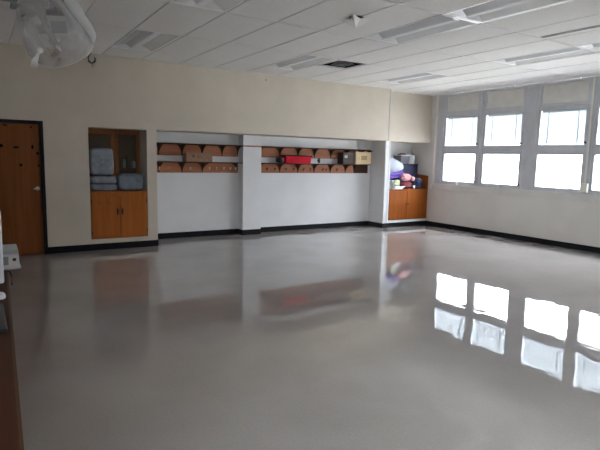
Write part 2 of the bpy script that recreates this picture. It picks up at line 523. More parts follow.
bt, bh = 0.008, 0.11
struct('baseboard_back', Bs([
    (DX1, 2.68 + bt, -bt, 0, 0, bh), (XL, DX0, -bt, 0, 0, bh),
    (2.68, 2.68 + bt, 0, 0.74, 0, bh),
    (2.68 + bt, 4.61, 0.74 - bt, 0.74, 0, bh),
    (4.61 - bt, 4.61, 0.53, 0.74 - bt, 0, bh),
    (4.61 - bt, 5.03 + bt, 0.53 - bt, 0.53, 0, bh),
    (5.03, 5.03 + bt, 0.53, 0.74 - bt, 0, bh),
    (5.03 + bt, 8.14 - bt, 0.74 - bt, 0.74, 0, bh),
    (8.14 - bt, 8.14, 0.21, 0.74, 0, bh),
    (8.14 - bt, XR - bt, 0.21 - bt, 0.21, 0, bh)], 0.002), M['rubber'])
struct('baseboard_right', B(XR - bt, XR, YF, 0.21, 0, bh, bev=0.002), M['rubber'])
struct('baseboard_left', B(XL, XL + bt, YF, 0, 0, bh, bev=0.002), M['rubber'])

# ------------------------------------------------------------------ ceiling: grid, lay-in tiles
GX0, GDX, GY0, GDY = 1.79, 0.65, -0.70, 1.385
ceil = struct('ceiling', B(XL - 0.2, XR + 0.25, YF - 0.2, 0.95, ZC + 0.16, ZC + 0.26), M['tbar'])
LIGHTS = [(0, 0), (0, 2), (4, 0), (4, 2), (4, 3), (8, 0), (8, 2), (8, 3)]   # (column, row) of the troffers
VENT = (5, 0)
xs = [XL] + [GX0 + GDX * k for k in range(-4, 13)] + [XR]
ys = [0.22, GY0] + [GY0 - GDY * k for k in range(1, 9)] + [YF]
tb = bmesh.new()
gb = bmesh.new()
for i in range(len(xs) - 1):
    for j in range(len(ys) - 1):
        k = i - 5 + 0
        k = round((xs[i] - GX0) / GDX) if i > 0 else -99
        r = j - 1
        if (k, r) in LIGHTS:
            continue
        y1, y0 = ys[j], ys[j + 1]
        if (k, r) == VENT:
            y1 = -0.70; y0 = -1.40
        g = 0.010
        box(tb, xs[i] + g, xs[i + 1] - g, y0 + g, y1 - g, ZC - 0.002, ZC + 0.014, bev=0.005)
for x in xs[1:-1]:
    box(gb, x - 0.012, x + 0.012, YF, 0.22, ZC + 0.008, ZC + 0.04)
for y in ys[1:-1]:
    box(gb, XL, XR, y - 0.012, y + 0.012, ZC + 0.0085, ZC + 0.0395)
box(gb, 5.04, 5.69, -1.41, -1.386, ZC + 0.008, ZC + 0.04)
struct('ceiling_tiles', tb, M['tile'], ceil)
struct('ceiling_grid', gb, M['tbar'], ceil)

# ------------------------------------------------------------------ windows
G0, G1, G2, G3, P0, P1 = 1.15, 1.79, 1.989, 2.654, 2.79, 3.15
units = []
for k in range(NPAIR):
    o_ = -2.45 * k
    units.append((o_, -1.29 + o_, -0.26 + o_, -1.178 + o_))
    units.append((-1.29 + o_, -2.45 + o_, -1.402 + o_, -2.30 + o_))
fx0, fx1 = XR, XR + 0.075
side_words = ['nearest the corner cabinet', 'second from the corner cabinet', 'third from the corner cabinet', 'cut by the picture edge']
for n, (ya, yb, g_a, g_b) in enumerate(units[:5]):
    w = struct_empty('window_%d' % (n + 1), (XR, (ya + yb) / 2, 1.02))
    f = bmesh.new()
    box(f, fx0, fx1, g_a, ya, 0.98, ZC)                     # stiles
    box(f, fx0, fx1, yb, g_b, 0.98, ZC)
    for z0, z1 in ((0.98, G0), (G1, G2), (G3, P0), (P1, ZC)):
        box(f, fx0, fx1, g_b, g_a, z0, z1)
    # raised sash edges and a slim divider groove between units
    box(f, fx0 - 0.012, fx0, g_b - 0.075, g_a + 0.06, G0 - 0.075, G0 - 0.045, bev=0.003)
    box(f, fx0 - 0.012, fx0, g_b - 0.075, g_a + 0.06, G3 + 0.05, G3 + 0.075, bev=0.003)
    box(f, fx0 - 0.012, fx0, g_b - 0.075, g_a + 0.06, (G1 + G2) / 2 - 0.012, (G1 + G2) / 2 + 0.012, bev=0.003)
    box(f, fx0 - 0.014, fx0, g_b - 0.085, g_b - 0.065, 1.05, ZC - 0.03, bev=0.003)
    box(f, fx0 - 0.014, fx0, g_a + 0.055, g_a + 0.075, 1.05, ZC - 0.03, bev=0.003)
    obj('window_frame', f, M['frame'], w)
    obj('infill_panel', B(fx0 + 0.02, fx1 - 0.01, g_b, g_a, P0, P1), M['panel'], w)
    obj('window_pane', B(fx0 + 0.030, fx0 + 0.036, g_b, g_a, G0, G1), M['glass'], w)
    obj('window_pane', B(fx0 + 0.030, fx0 + 0.036, g_b, g_a, G2, G3), M['glass'], w)
    obj('latch', B(fx0 - 0.03, fx0, g_b - 0.05, g_b - 0.02, G2 + 0.01, G2 + 0.05, bev=0.004), M['dark'], w)
    obj('latch', B(fx0 - 0.03, fx0, g_b - 0.05, g_b - 0.02, G0 - 0.01, G0 + 0.03, bev=0.004), M['dark'], w)
    hb = bmesh.new()
    yc = (g_a + g_b) / 2
    box(hb, fx0 - 0.02, fx0, yc - 0.035, yc + 0.035, 1.075, 1.10, bev=0.003)
    box(hb, fx0 - 0.045, fx0 - 0.012, yc - 0.012, yc + 0.012, 1.07, 1.125, bev=0.003)
    obj('handle', hb, M['frame'] if n else M['pvc'], w)
    # blind between the panes
    if n < 4:
        bl = thing('venetian_blind', 'white venetian blind lowered in the upper pane of the window ' + side_words[n],
                   'blind', (fx0 + 0.052, (g_a + g_b) / 2, G2), 'venetian blinds in the upper panes')
    else:
        bl = w                                   # outside the picture: counts as part of its window
    sb = bmesh.new()
    nsl = 24
    for s in range(nsl):
        z = G2 + 0.012 + s * (G3 - G2 - 0.03) / nsl
        prism(sb, [(fx0 + 0.044, z - 0.002), (fx0 + 0.052, z + 0.026), (fx0 + 0.0532, z + 0.0256), (fx0 + 0.0452, z - 0.0024)], 'Y', g_b + 0.012, g_a - 0.012)
    obj('slats', sb, M['blind'], bl)
    obj('headrail', B(fx0 + 0.040, fx0 + 0.062, g_b + 0.01, g_a - 0.01, G3 - 0.022, G3 - 0.001), M['white'], bl)
    for t in (0.17, 0.83):
        y = g_a + (g_b - g_a) * t
        obj('ladder_tape', B(fx0 + 0.0385, fx0 + 0.0395, y - 0.012, y + 0.012, G2 + 0.005, G3 - 0.022), M['blind'], bl)

struct('trim_4', Bs([(XR - 0.035, XR, YW - 0.03, 0.02, 1.045, 1.068), (XR - 0.02, XR, YW - 0.03, 0.02, 0.92, 1.045)], 0.004), M['sill'])

# window added in the unseen left wall to light the right wall
w = struct_empty('window_6', (XL, (LW[0] + LW[1]) / 2, LW[2]))
f = bmesh.new()
for y in [LW[0] + (LW[1] - LW[0]) * k / 2 for k in range(3)]:
    box(f, XL - 0.12, XL - 0.04, y - 0.04, y + 0.04, LW[2], LW[3])
for z in (LW[2] + 0.03, (LW[2] + LW[3]) / 2, LW[3] - 0.03):
    box(f, XL - 0.119, XL - 0.041, LW[0], LW[1], z - 0.03, z + 0.03)
obj('window_frame', f, M['frame'], w)
obj('window_pane', B(XL - 0.083, XL - 0.077, LW[0], LW[1], LW[2], LW[3]), M['glass'], w)
# ------------------------------------------------------------------ door
door = struct_empty('door_1', (0.42, 0.0, 0.0))
fb = bmesh.new()
prof = 0.055
box(fb, DX1 - prof, DX1, -0.018, 0.11, 0, DZ, bev=0.004)
box(fb, DX0, DX0 + prof, -0.018, 0.11, 0, DZ, bev=0.004)
box(fb, DX0 + prof, DX1 - prof, -0.018, 0.11, DZ - prof, DZ, bev=0.004)
obj('door_frame', fb, M['blackmetal'], door)
leaf = obj('door_leaf', B(DX0 + prof + 0.003, DX1 - prof - 0.003, 0.012, 0.057, 0.012, DZ - prof - 0.004, bev=0.003), M['door'], door)
hb = bmesh.new()
lathe(hb, (0, 0, 0), [(0.032, 0), (0.032, 0.01), (0.014, 0.014), (0.012, 0.045)], 16)
bmesh.ops.rotate(hb, verts=hb.verts[:], cent=(0, 0, 0), matrix=Matrix.Rotation(math.radians(90), 3, 'X'))
bmesh.ops.translate(hb, verts=hb.verts[:], vec=(0.795, 0.012, 1.052))
tube(hb, [(0.80, -0.035, 1.052), (0.775, -0.04, 1.053), (0.735, -0.036, 1.050)], [0.011, 0.010, 0.008])
obj('lever_handle', hb, M['steel'], door)
for x, z, rx, rz in ((0.74, 2.0, .012, .012), (0.326, 1.705, .022, .02), (0.523, 1.685, .034, .012), (0.748, 1.696, .012, .026),
                     (0.815, 1.60, .016, .014), (0.579, 1.416, .018, .016), (0.82, 1.411, .012, .012), (0.393, 2.012, .03, .008)):
    hb = bmesh.new()
    lathe(hb, (0, 0, 0), [(1, 0), (1, 0.004), (0.8, 0.006)], 12)
    bmesh.ops.scale(hb, verts=hb.verts[:], vec=(rx * 1.25, rz * 1.25, 1))
    bmesh.ops.rotate(hb, verts=hb.verts[:], cent=(0, 0, 0), matrix=Matrix.Rotation(math.radians(90), 3, 'X'))
    bmesh.ops.translate(hb, verts=hb.verts[:], vec=(x, 0.0125, z))
    obj('hole_cap', hb, M['hole'], door)

# ------------------------------------------------------------------ ceiling lights
def make_troffer():
    """recessed two-lamp fixture: curved side reflectors, perforated centre basket, sloped ends"""
    x0, y0 = GX0 + 0.5 * GDX, GY0 - 0.5 * GDY
    t = thing('ceiling_light', '', 'ceiling light', (x0, y0, ZC))
    hw, hl = GDX / 2 - 0.014, GDY / 2 - 0.014
    z = ZC
    fr = Bs([(x0 - hw, x0 - hw + 0.02, y0 - hl, y0 + hl, z - 0.002, z + 0.012), (x0 + hw - 0.02, x0 + hw, y0 - hl, y0 + hl, z - 0.002, z + 0.012),
             (x0 - hw, x0 + hw, y0 - hl, y0 - hl + 0.02, z - 0.0015, z + 0.0125), (x0 - hw, x0 + hw, y0 + hl - 0.02, y0 + hl, z - 0.0015, z + 0.0125)])
    obj('frame', fr, M['white'], t)
    iw, il = hw - 0.018, hl - 0.018
    for s in (-1, 1):
        rb = bmesh.new()
        pts = []
        for k in range(9):
            a = k / 8
            pts.append((x0 + s * (iw - (iw - 0.06) * a), z + 0.004 + 0.060 * math.sin(a * math.pi / 2)))
        pts += [(p[0], p[1] + 0.004) for p in reversed(pts)]
        prism(rb, pts, 'Y', y0 - il, y0 + il)
        obj('reflector', rb, M['reflector'], t)
        eb = bmesh.new()
        prism(eb, [(y0 + s * il, z + 0.004), (y0 + s * (il - 0.075), z + 0.066), (y0 + s * il, z + 0.066)], 'X', x0 - iw, x0 + iw)
        obj('end_plate', eb, M['reflector'], t)
    bb = bmesh.new()
    prism(bb, [(x0 - 0.115, z + 0.056), (x0 - 0.045, z + 0.010), (x0 + 0.045, z + 0.010), (x0 + 0.115, z + 0.056)], 'Y', y0 - il + 0.06, y0 + il - 0.06)
    ba = obj('basket', bb, M['basket'], t)
    obj('ridge', B(x0 - 0.04, x0 + 0.04, y0 - il + 0.05, y0 + il - 0.05, z + 0.003, z + 0.011, bev=0.002), M['matte'], ba)
    return t
trof = make_troffer()
GL = 'recessed troffer lights in the ceiling grid'
ldesc = {
    (0, 0): 'recessed unlit ceiling light near the back wall, above the cabinet with glass doors',
    (0, 2): 'recessed unlit ceiling light cut by the top of the picture, right of the bagged projector',
    (4, 0): 'recessed unlit ceiling light near the back wall, left of the black ceiling vent',
    (4, 2): 'recessed unlit ceiling light right of the small pyramid sensor, far one of a pair',
    (4, 3): 'recessed unlit ceiling light cut by the picture top, near one of the middle pair',
    (8, 0): 'recessed unlit ceiling light above the cluttered corner cabinet, nearest the far right corner',
    (8, 2): 'recessed ceiling light near the windows, first of the row before the slot diffuser',
    (8, 3): 'recessed ceiling light near the windows, cut by the right edge of the picture',
}
for n, (k, r) in enumerate(LIGHTS):
    loc = (GX0 + (k + 0.5) * GDX, GY0 - (r + 0.5) * GDY, ZC)
    if n == 0:
        trof['label'] = ldesc[(k, r)]; trof['group'] = GL
    else:
        dup(trof, loc, ldesc[(k, r)], GL)

# supply-air vent
vt = thing('ceiling_vent', 'square black louvred air vent in the white ceiling grid', 'vent', (5.365, -1.745, ZC))
vx0, vx1, vy0, vy1 = 5.055, 5.675, -2.07, -1.42
fr = Bs([(vx0, vx0 + .03, vy0, vy1, ZC - .004, ZC + .02), (vx1 - .03, vx1, vy0, vy1, ZC - .004, ZC + .02),
         (vx0 + .03, vx1 - .03, vy0, vy0 + .03, ZC - .004, ZC + .02), (vx0 + .03, vx1 - .03, vy1 - .03, vy1, ZC - .004, ZC + .02)])
obj('frame', fr, M['tbar'], vt)
obj('duct_box', Bs([(vx0, vx1, vy0, vy1, ZC + .11, ZC + .12), (vx0, vx0 + .01, vy0, vy1, ZC + .02, ZC + .11), (vx1 - .01, vx1, vy0, vy1, ZC + .02, ZC + .11),
                    (vx0 + .01, vx1 - .01, vy0, vy0 + .01, ZC + .02, ZC + .11), (vx0 + .01, vx1 - .01, vy1 - .01, vy1, ZC + .02, ZC + .11)]), M['blackmetal'], vt)
cx, cy = (vx0 + vx1) / 2, (vy0 + vy1) / 2
for q in range(4):
    h0, h1 = 0.275 - 0.065 * q, 0.225 - 0.065 * q
    lb = bmesh.new()
    lo = [lb.verts.new((cx + sx * h0, cy + sy * h0, ZC + 0.012 - .006 * q)) for sx, sy in ((-1, -1), (1, -1), (1, 1), (-1, 1))]
    hi = [lb.verts.new((cx + sx * h1, cy + sy * h1, ZC + 0.05 - .006 * q)) for sx, sy in ((-1, -1), (1, -1), (1, 1), (-1, 1))]
    for a in range(4):
        lb.faces.new([lo[a], lo[(a + 1) % 4], hi[(a + 1) % 4], hi[a]])
    gm = lb.faces[:]
    bmesh.ops.solidify(lb, geom=gm, thickness=0.003)
    obj('louvre', lb, M['blackmetal'] if q < 2 else M['devgrey'], vt)

# pyramid shaped sensor hanging under the tiles
sn = thing('ceiling_sensor', 'small white pyramid shaped fitting hanging under the ceiling tiles', 'sensor', (3.72, -4.20, ZC))
sb = bmesh.new()
c0 = [(-.15, -.13), (.13, -.15), (.15, .13), (-.13, .15)]
for a in range(4):
    p, q = c0[a], c0[(a + 1) % 4]
    mx_, my_ = (p[0] + q[0]) / 2, (p[1] + q[1]) / 2
    v = [sb.verts.new((3.72 + p[0], -4.20 + p[1], ZC - 0.012)), sb.verts.new((3.72 + mx_ * .55, -4.20 + my_ * .55, ZC - 0.03)),
         sb.verts.new((3.72 + q[0], -4.20 + q[1], ZC - 0.012)), sb.verts.new((3.72, -4.20, ZC - 0.115))]
    sb.faces.new([v[0], v[1], v[3]]); sb.faces.new([v[1], v[2], v[3]])
bmesh.ops.remove_doubles(sb, verts=sb.verts[:], dist=0.001)
bmesh.ops.recalc_face_normals(sb, faces=sb.faces[:])
bmesh.ops.solidify(sb, geom=sb.faces[:], thickness=0.004)
obj('cone', sb, M['white'], sn)
lb = bmesh.new(); lathe(lb, (3.72, -4.20, ZC - 0.03), [(0.07, 0), (0.08, 0.012), (0.08, 0.028)], 20)
obj('base', lb, M['dark'], sn)

# slot diffuser
sd = thing('slot_diffuser', 'thin dark slot diffuser set in the ceiling near the right picture edge', 'vent', (6.15, -5.6, ZC))
obj('flange', Bs([(6.125, 6.140, -6.3, -4.90, ZC - 0.014, ZC - 0.003), (6.168, 6.183, -6.3, -4.90, ZC - 0.014, ZC - 0.003)]), M['devgrey'], sd)
obj('slot', Bs([(6.140, 6.168, -6.29, -4.91, ZC - 0.009, ZC - 0.003)]), M['dark'], sd)

# wire hook under the ceiling edge
hk = bmesh.new()
tube(hk, [(1.64, -0.012, 3.205), (1.615, -0.03, 3.17), (1.592, -0.04, 3.125), (1.60, -0.045, 3.075), (1.645, -0.05, 3.045), (1.69, -0.045, 3.08), (1.70, -0.04, 3.125), (1.685, -0.035, 3.15)],
     [.005, .006, .011, .015, .010, .014, .011, .006], 8)
tube(hk, [(1.645, -0.05, 3.045), (1.65, -0.05, 3.01), (1.648, -0.045, 2.98)], [.006, .004, .003], 6)
tag(obj('wire_hook', hk, M['dark'], None, True), 'black wire hook hanging at the ceiling edge beside the bagged projector', 'hook')
sc = bmesh.new(); lathe(sc, (0, 0, 0), [(0.016, 0), (0.013, 0.008)], 10)
bmesh.ops.rotate(sc, verts=sc.verts[:], cent=(0, 0, 0), matrix=Matrix.Rotation(math.radians(90), 3, 'X'))
bmesh.ops.translate(sc, verts=sc.verts[:], vec=(4.83, 0.0, 3.10))
tag(obj('screw', sc, M['devgrey']), 'single small screw head in the wall above the central pillar', 'screw')

# ------------------------------------------------------------------ projector in its bag
pj = thing('projector', 'white ceiling projector with two grey grilles, inside a plastic bag', 'projector', (0.53, -4.62, 2.40))
rz = Matrix.Rotation(math.radians(-8), 3, 'Z') @ Matrix.Rotation(math.radians(-6), 3, 'Y')
def pjpart(name, bm, mat, par):
    bmesh.ops.rotate(bm, verts=bm.verts[:], cent=(0.53, -4.62, 2.5), matrix=rz)
    return obj(name, bm, mat, par)
body = pjpart('body', B(0.35, 0.73, -4.78, -4.46, 2.43, 2.60, bev=0.03, seg=3), M['devbody'], pj)
for x0_, x1_, z0_, z1_ in ((0.425, 0.518, 2.468, 2.530), (0.530, 0.632, 2.472, 2.555)):
    gbm = bmesh.new()
    box(gbm, x0_, x1_, -4.784, -4.776, z0_, z1_)
    for s in range(7):
        zz = z0_ + (s + 0.5) * (z1_ - z0_) / 7
        box(gbm, x0_, x1_, -4.792, -4.783, zz - 0.002, zz + 0.002)
    pjpart('grille', gbm, M['devgrey'], body)
lbm = bmesh.new(); lathe(lbm, (0, 0, 0), [(0.045, 0), (0.045, 0.03), (0.036, 0.035)], 20)
bmesh.ops.rotate(lbm, verts=lbm.verts[:], cent=(0, 0, 0), matrix=Matrix.Rotation(math.radians(90), 3, 'Y'))
bmesh.ops.translate(lbm, verts=lbm.verts[:], vec=(0.725, -4.62, 2.50))
pjpart('lens', lbm, M['dark'], pj)
ab = bmesh.new()
box(ab, XL, 0.30, -4.82, -4.72, 2.655, 2.72, bev=0.006)
box(ab, 0.26, 0.58, -4.72, -4.60, 2.64, 2.66, bev=0.004)
tube(ab, [(0.53, -4.62, 2.60), (0.53, -4.62, 2.65)], 0.03, 12)
tube(ab, [(0.53, -4.62, 2.655), (0.53, -4.62, ZC)], 0.022, 12)
arm = obj('mount_arm', ab, M['devgrey'], pj)
obj('slot', B(0.17, 0.262, -4.826, -4.819, 2.668, 2.70), M['dark'], arm)

def bag():
    bm = bmesh.new()
    bmesh.ops.create_uvsphere(bm, u_segments=64, v_segments=44, radius=1.0)
    for v in bm.verts:
        p = v.co.copy()
        th = math.atan2(p.y, p.x)
        z = p.z
        n = noise.noise(p * 1.7 + Vector((3, 1, 0))) * 0.05
        up = max(0.0, z)
        fold = (0.05 * math.sin(th * 7 + 2.5 * z) + 0.025 * math.sin(th * 16 + 1)) * up
        k = 1 + n + fold
        k *= 1 - 0.30 * up ** 1.6                   # gathers a little towards the mount above
        x = 0.25 * p.x * k; y = 0.28 * p.y * k
        zz = (0.205 if z < 0 else 0.33) * z * (1 + n)
        # hangs lower on the right, slack on the upper left
        v.co = Vector((0.57 + x - 0.15 * up, -4.64 + y, 2.475 + zz + 0.05 * (p.x - 0.2) * max(0, -z)))
    return bm
bg = thing('plastic_bag', 'translucent plastic bag tied around the ceiling projector', 'bag', (0.53, -4.64, 2.26))
obj('bag', bag(), M['film'], bg, True)
kb = bmesh.new()
tube(kb, [(0.42, -4.86, 2.33), (0.405, -4.89, 2.305), (0.395, -4.90, 2.28), (0.38, -4.905, 2.25), (0.372, -4.905, 2.215), (0.368, -4.905, 2.20)],
     [.022, .009, .011, .019, .022, .008], 10)
obj('knot', kb, noise_mat('bunched_plastic', (0.50, 0.49, 0.49), (0.66, 0.65, 0.65), 20, 0.35, bump=0.4, bscale=40), bg, True)
rb = bmesh.new()
path = [(0.60, -4.83, 2.715), (0.635, -4.86, 2.68), (0.66, -4.87, 2.63), (0.70, -4.86, 2.585), (0.74, -4.84, 2.55), (0.775, -4.80, 2.50), (0.785, -4.77, 2.44)]
tube(rb, path, [.02, .038, .044, .036, .030, .034, .015], 14)
for v in rb.verts:
    v.co += Vector((noise.noise(v.co * 30), noise.noise(v.co * 30 + Vector((7, 0, 0))), noise.noise(v.co * 30 + Vector((0, 7, 0))))) * 0.014
obj('fold', rb, glassy_mat('bunched_film', (0.9, 0.9, 0.9), 0.25, 0.7, (0.80, 0.80, 0.80), 1.4), bg, True)

# ------------------------------------------------------------------ cabinet with glass doors (left recess)
cb = thing('built_in_cabinet', 'honey oak cupboard in the left wall recess with two plain lower doors', 'cabinet', (2.035, 0.0, 0.19))
cx0, cx1 = 1.570, 2.505
obj('body', Bs([(cx0, cx1, 0.03, 0.70, 0.19, 0.955)]), M['cab'], cb)
obj('face_frame', Bs([(cx0, cx0 + .03, 0.005, 0.03, 0.19, 0.955), (cx1 - .03, cx1, 0.005, 0.03, 0.19, 0.955), (cx0 + .03, cx1 - .03, 0.005, 0.03, 0.90, 0.955), (cx0 + .03, cx1 - .03, 0.005, 0.03, 0.19, 0.21)]), M['cab'], cb)
obj('countertop', B(cx0, cx1, -0.012, 0.70, 0.955, 0.990, bev=0.004), M['cab'], cb)
for s in (-1, 1):
    xa, xb = (cx0 + 0.02, 2.033) if s < 0 else (2.039, cx1 - 0.02)
    d = obj('door', B(xa, xb, -0.012, 0.006, 0.205, 0.905, bev=0.004), M['cab'], cb)
    xp = 2.0365 + s * 0.04
    hb = bmesh.new()
    tube(hb, [(xp, -0.012, 0.69), (xp, -0.035, 0.68), (xp, -0.038, 0.645), (xp, -0.035, 0.61), (xp, -0.012, 0.60)], [.007, .008, .010, .008, .007], 8)
    box(hb, xp - 0.014, xp + 0.014, -0.015, -0.011, 0.59, 0.70, bev=0.002)
    obj('handle', hb, M['dark'], d, True)
    xh = cx0 + 0.012 if s < 0 else cx1 - 0.012
    for zz in (0.30, 0.82):
        obj('hinge', B(xh - 0.008, xh + 0.008, -0.014, -0.001, zz - 0.03, zz + 0.03, bev=0.002), M['dark'], cb)
    if s < 0:
        for xx in (1.70, 1.86):
            kb = bmesh.new(); lathe(kb, (0, 0, 0), [(0.013, 0), (0.011, 0.005)], 10)
            bmesh.ops.rotate(kb, verts=kb.verts[:], cent=(0, 0, 0), matrix=Matrix.Rotation(math.radians(90), 3, 'X'))
            bmesh.ops.translate(kb, verts=kb.verts[:], vec=(xx, -0.0115, 0.80))
            obj('hole_cap', kb, M['dark'], d)

uc = thing('wall_cabinet', 'dark oak upper cupboard with two glazed doors at the back of the recess', 'cabinet', (2.035, 0.55, 0.995))
obj('body', Bs([(cx0, cx1, 0.69, 0.70, 0.995, 2.04), (cx0, cx0 + .02, 0.44, 0.69, 0.995, 2.04), (cx1 - .02, cx1, 0.44, 0.69, 0.995, 2.04),
                (cx0 + .02, cx1 - .02, 0.44, 0.69, 2.02, 2.04), (cx0 + .02, cx1 - .02, 0.44, 0.69, 0.995, 1.015)]), M['cabdark'], uc)
for zz in (1.35, 1.66):
    obj('shelf', B(cx0 + .02, cx1 - .02, 0.47, 0.69, zz, zz + 0.018), M['cabdark'], uc)
for xa, xb in ((cx0 + 0.005, 2.065), (2.071, cx1 - 0.005)):
    db = bmesh.new()
    st = 0.062
    box(db, xa, xa + st, 0.418, 0.44, 1.0, 2.035, bev=0.003); box(db, xb - st, xb, 0.418, 0.44, 1.0, 2.035, bev=0.003)
    box(db, xa + st, xb - st, 0.419, 0.439, 1.955, 2.035, bev=0.003); box(db, xa + st, xb - st, 0.419, 0.439, 1.0, 1.09, bev=0.003)
    d = obj('door', db, M['cabdark'], uc)
    obj('door_glass', B(xa + st - .005, xb - st + .005, 0.428, 0.431, 1.085, 1.96), M['cabglass'], d)
for i, (x, w, h, z, mt) in enumerate(((2.22, .05, .16, 1.368, 'label'), (2.30, .06, .22, 1.368, 'card'), (2.40, .04, .13, 1.368, 'paper'))):
    tag(obj('book', B(x, x + w, 0.50, 0.66, z, z + h, bev=0.003), M[mt]),
        ['thin grey book behind the right cupboard glass', 'tall brown book behind the right cupboard glass', 'pale slim book at the right end behind the cupboard glass'][i], 'book')

# wrapped bundles on the cupboard's counter
def bundle(x0_, x1_, y0_, y1_, z0_, z1_, mat, seed, name, label, power=0.45, amp=0.07, wrap=True):
    t = thing(name, label, 'bundle', ((x0_ + x1_) / 2, (y0_ + y1_) / 2, z0_), 'wrapped grey bundles in the cupboard recess')
    c = ((x0_ + x1_) / 2, (y0_ + y1_) / 2, (z0_ + z1_) / 2)
    h = (z1_ - z0_) / 2
    rad = ((x1_ - x0_) / 2 * .985, (y1_ - y0_) / 2 * .96, h * 0.985)
    fl = h
    obj('fabric', lump(c, (rad[0] * 1.0, rad[1] * 1.0, rad[2] * 1.0), amp, 2.2, power, 4, seed, h * 0.98), mat, t, True)
    if wrap:
        obj('plastic_wrap', lump(c, (rad[0] * 1.025, rad[1] * 1.03, rad[2] * 1.03), amp * 1.25, 2.4, power, 4, seed, h * 0.99), M['wrap'], t, True)
    return t
bundle(1.58, 2.03, 0.05, 0.36, 0.992, 1.11, M['felt2'], 1, 'fabric_bundle', 'flat slate bundle at the bottom left of the cupboard counter', wrap=False)
bundle(1.585, 2.03, 0.06, 0.35, 1.112, 1.245, M['felt'], 2, 'fabric_bundle', 'low grey bundle in shiny clear plastic, middle of the left pile')
bundle(1.595, 1.985, 0.06, 0.34, 1.25, 1.715, M['felt'], 3, 'fabric_bundle', 'tall squarish grey bundle in clear plastic on top of the left pile', power=0.38, amp=0.04)
bundle(2.042, 2.50, 0.05, 0.38, 0.992, 1.285, M['felt2'], 5, 'fabric_bundle', 'rounded slate bundle on the right side of the cupboard counter', power=0.42, wrap=False)

# ------------------------------------------------------------------ coat racks in the alcove
def hook_bm(x, z, y):
    h = bmesh.new()
    box(h, x - 0.012, x + 0.012, y - 0.004, y, z - 0.025, z + 0.025, bev=0.002)
    tube(h, [(x, y - 0.003, z + 0.005), (x, y - 0.035, z), (x, y - 0.055, z + 0.025)], [.006, .006, .009], 6)
    tube(h, [(x, y - 0.003, z - 0.012), (x, y - 0.025, z - 0.028), (x, y - 0.035, z - 0.012)], [.005, .005, .007], 6)
    return h

def rack(x0_, x1_, z0_, ztop, bxs, hooks, label, hookmat, depth=0.26, last_shaded=False):
    yb = 0.74
    t = thing('coat_rack', label, 'coat rack', ((x0_ + x1_) / 2, yb, z0_), 'wooden coat racks along the alcove wall')
    obj('back_board', B(x0_, x1_, yb - 0.02, yb, z0_, ztop - 0.02, bev=0.002), M['rackshade'], t)
    obj('shelf', B(x0_, min(x1_, 7.93), yb - depth, yb, ztop - 0.02, ztop, bev=0.003), M['rackshade'], t)
    H = ztop - 0.02 - z0_
    for x in bxs:
        b_ = bmesh.new()
        D = depth - 0.03
        pts = [(yb - 0.018, z0_ + 0.004)]
        for k in range(13):
            a = k / 12
            pts.append((yb - 0.02 - 0.012 - (D - 0.012) * (1 - math.sqrt(max(0, 1 - a * a))), z0_ + 0.004 + (H - 0.004) * a))
        pts.append((yb - 0.02, z0_ + H))
        prism(b_, pts, 'X', x - 0.011, x + 0.011)
        obj('bracket', b_, M['rackshade'], t)
    ends = [x0_] + [x for x in bxs if x0_ + 0.1 < x < x1_ - 0.1] + [x1_]
    for a, b in list(zip(ends[:-1], ends[1:]))[:-1 if last_shaded else None]:       # round-shouldered panels; bare dark board paints shade in gaps and last bay
        p_ = bmesh.new()
        xc, hwid = (a + b) / 2, (b - a) / 2 - 0.012
        L_ = [(xc + hwid * math.sqrt(max(0.0, 1 - (0.80 * t / 12) ** 2)), z0_ + 0.006 + (H - 0.008) * t / 12) for t in range(13)]
        out = [(x, z) for x, z in L_] + [(2 * xc - x, z) for x, z in reversed(L_)]
        prism(p_, out, 'Y', yb - 0.034, yb - 0.02)
        obj('panel', p_, M['rack'], t)
    for x in hooks:
        obj('hook', hook_bm(x, z0_ + 0.085, yb - 0.034), hookmat, t, True)
    return t
LX0, LX1, RX0, RX1 = 2.70, 4.585, 5.05, 8.05
lb_ = [2.93, 3.385, 3.80, 4.225, 4.565]
lb2 = [2.93, 3.385, 3.80]
rb_ = [5.065, 5.575, 6.04, 6.475, 6.925, 7.36, 7.80, 8.03]
rack(LX0, LX1, 1.615, 1.845, lb_, [], 'upper reddish wooden shelf rack on the left alcove wall, above the brown carton', M['brass'])
rack(LX0, LX1, 1.285, 1.500, lb2, [2.93, 3.10, 3.55, 3.95, 4.10, 4.26, 4.40, 4.52], 'lower reddish wooden coat rack on the left alcove wall, under the brown carton', M['brass'])
rack(RX0, RX1, 1.615, 1.845, rb_, [], 'upper reddish wooden shelf rack on the right alcove wall, above the red bin', M['dark'])
rack(RX0, RX1, 1.285, 1.500, rb_[:6] + [7.62], [5.25, 5.45, 5.72, 5.92, 6.18, 6.36, 6.70, 6.80, 7.10], 'lower reddish wooden coat rack on the right alcove wall, under the red bin', M['dark'], last_shaded=True)
tag(obj('wooden_rail', B(4.61, 5.03, 0.505, 0.53, 1.822, 1.846, bev=0.003), M['rack']), 'thin brown wooden rail across the front of the white pillar', 'rail')

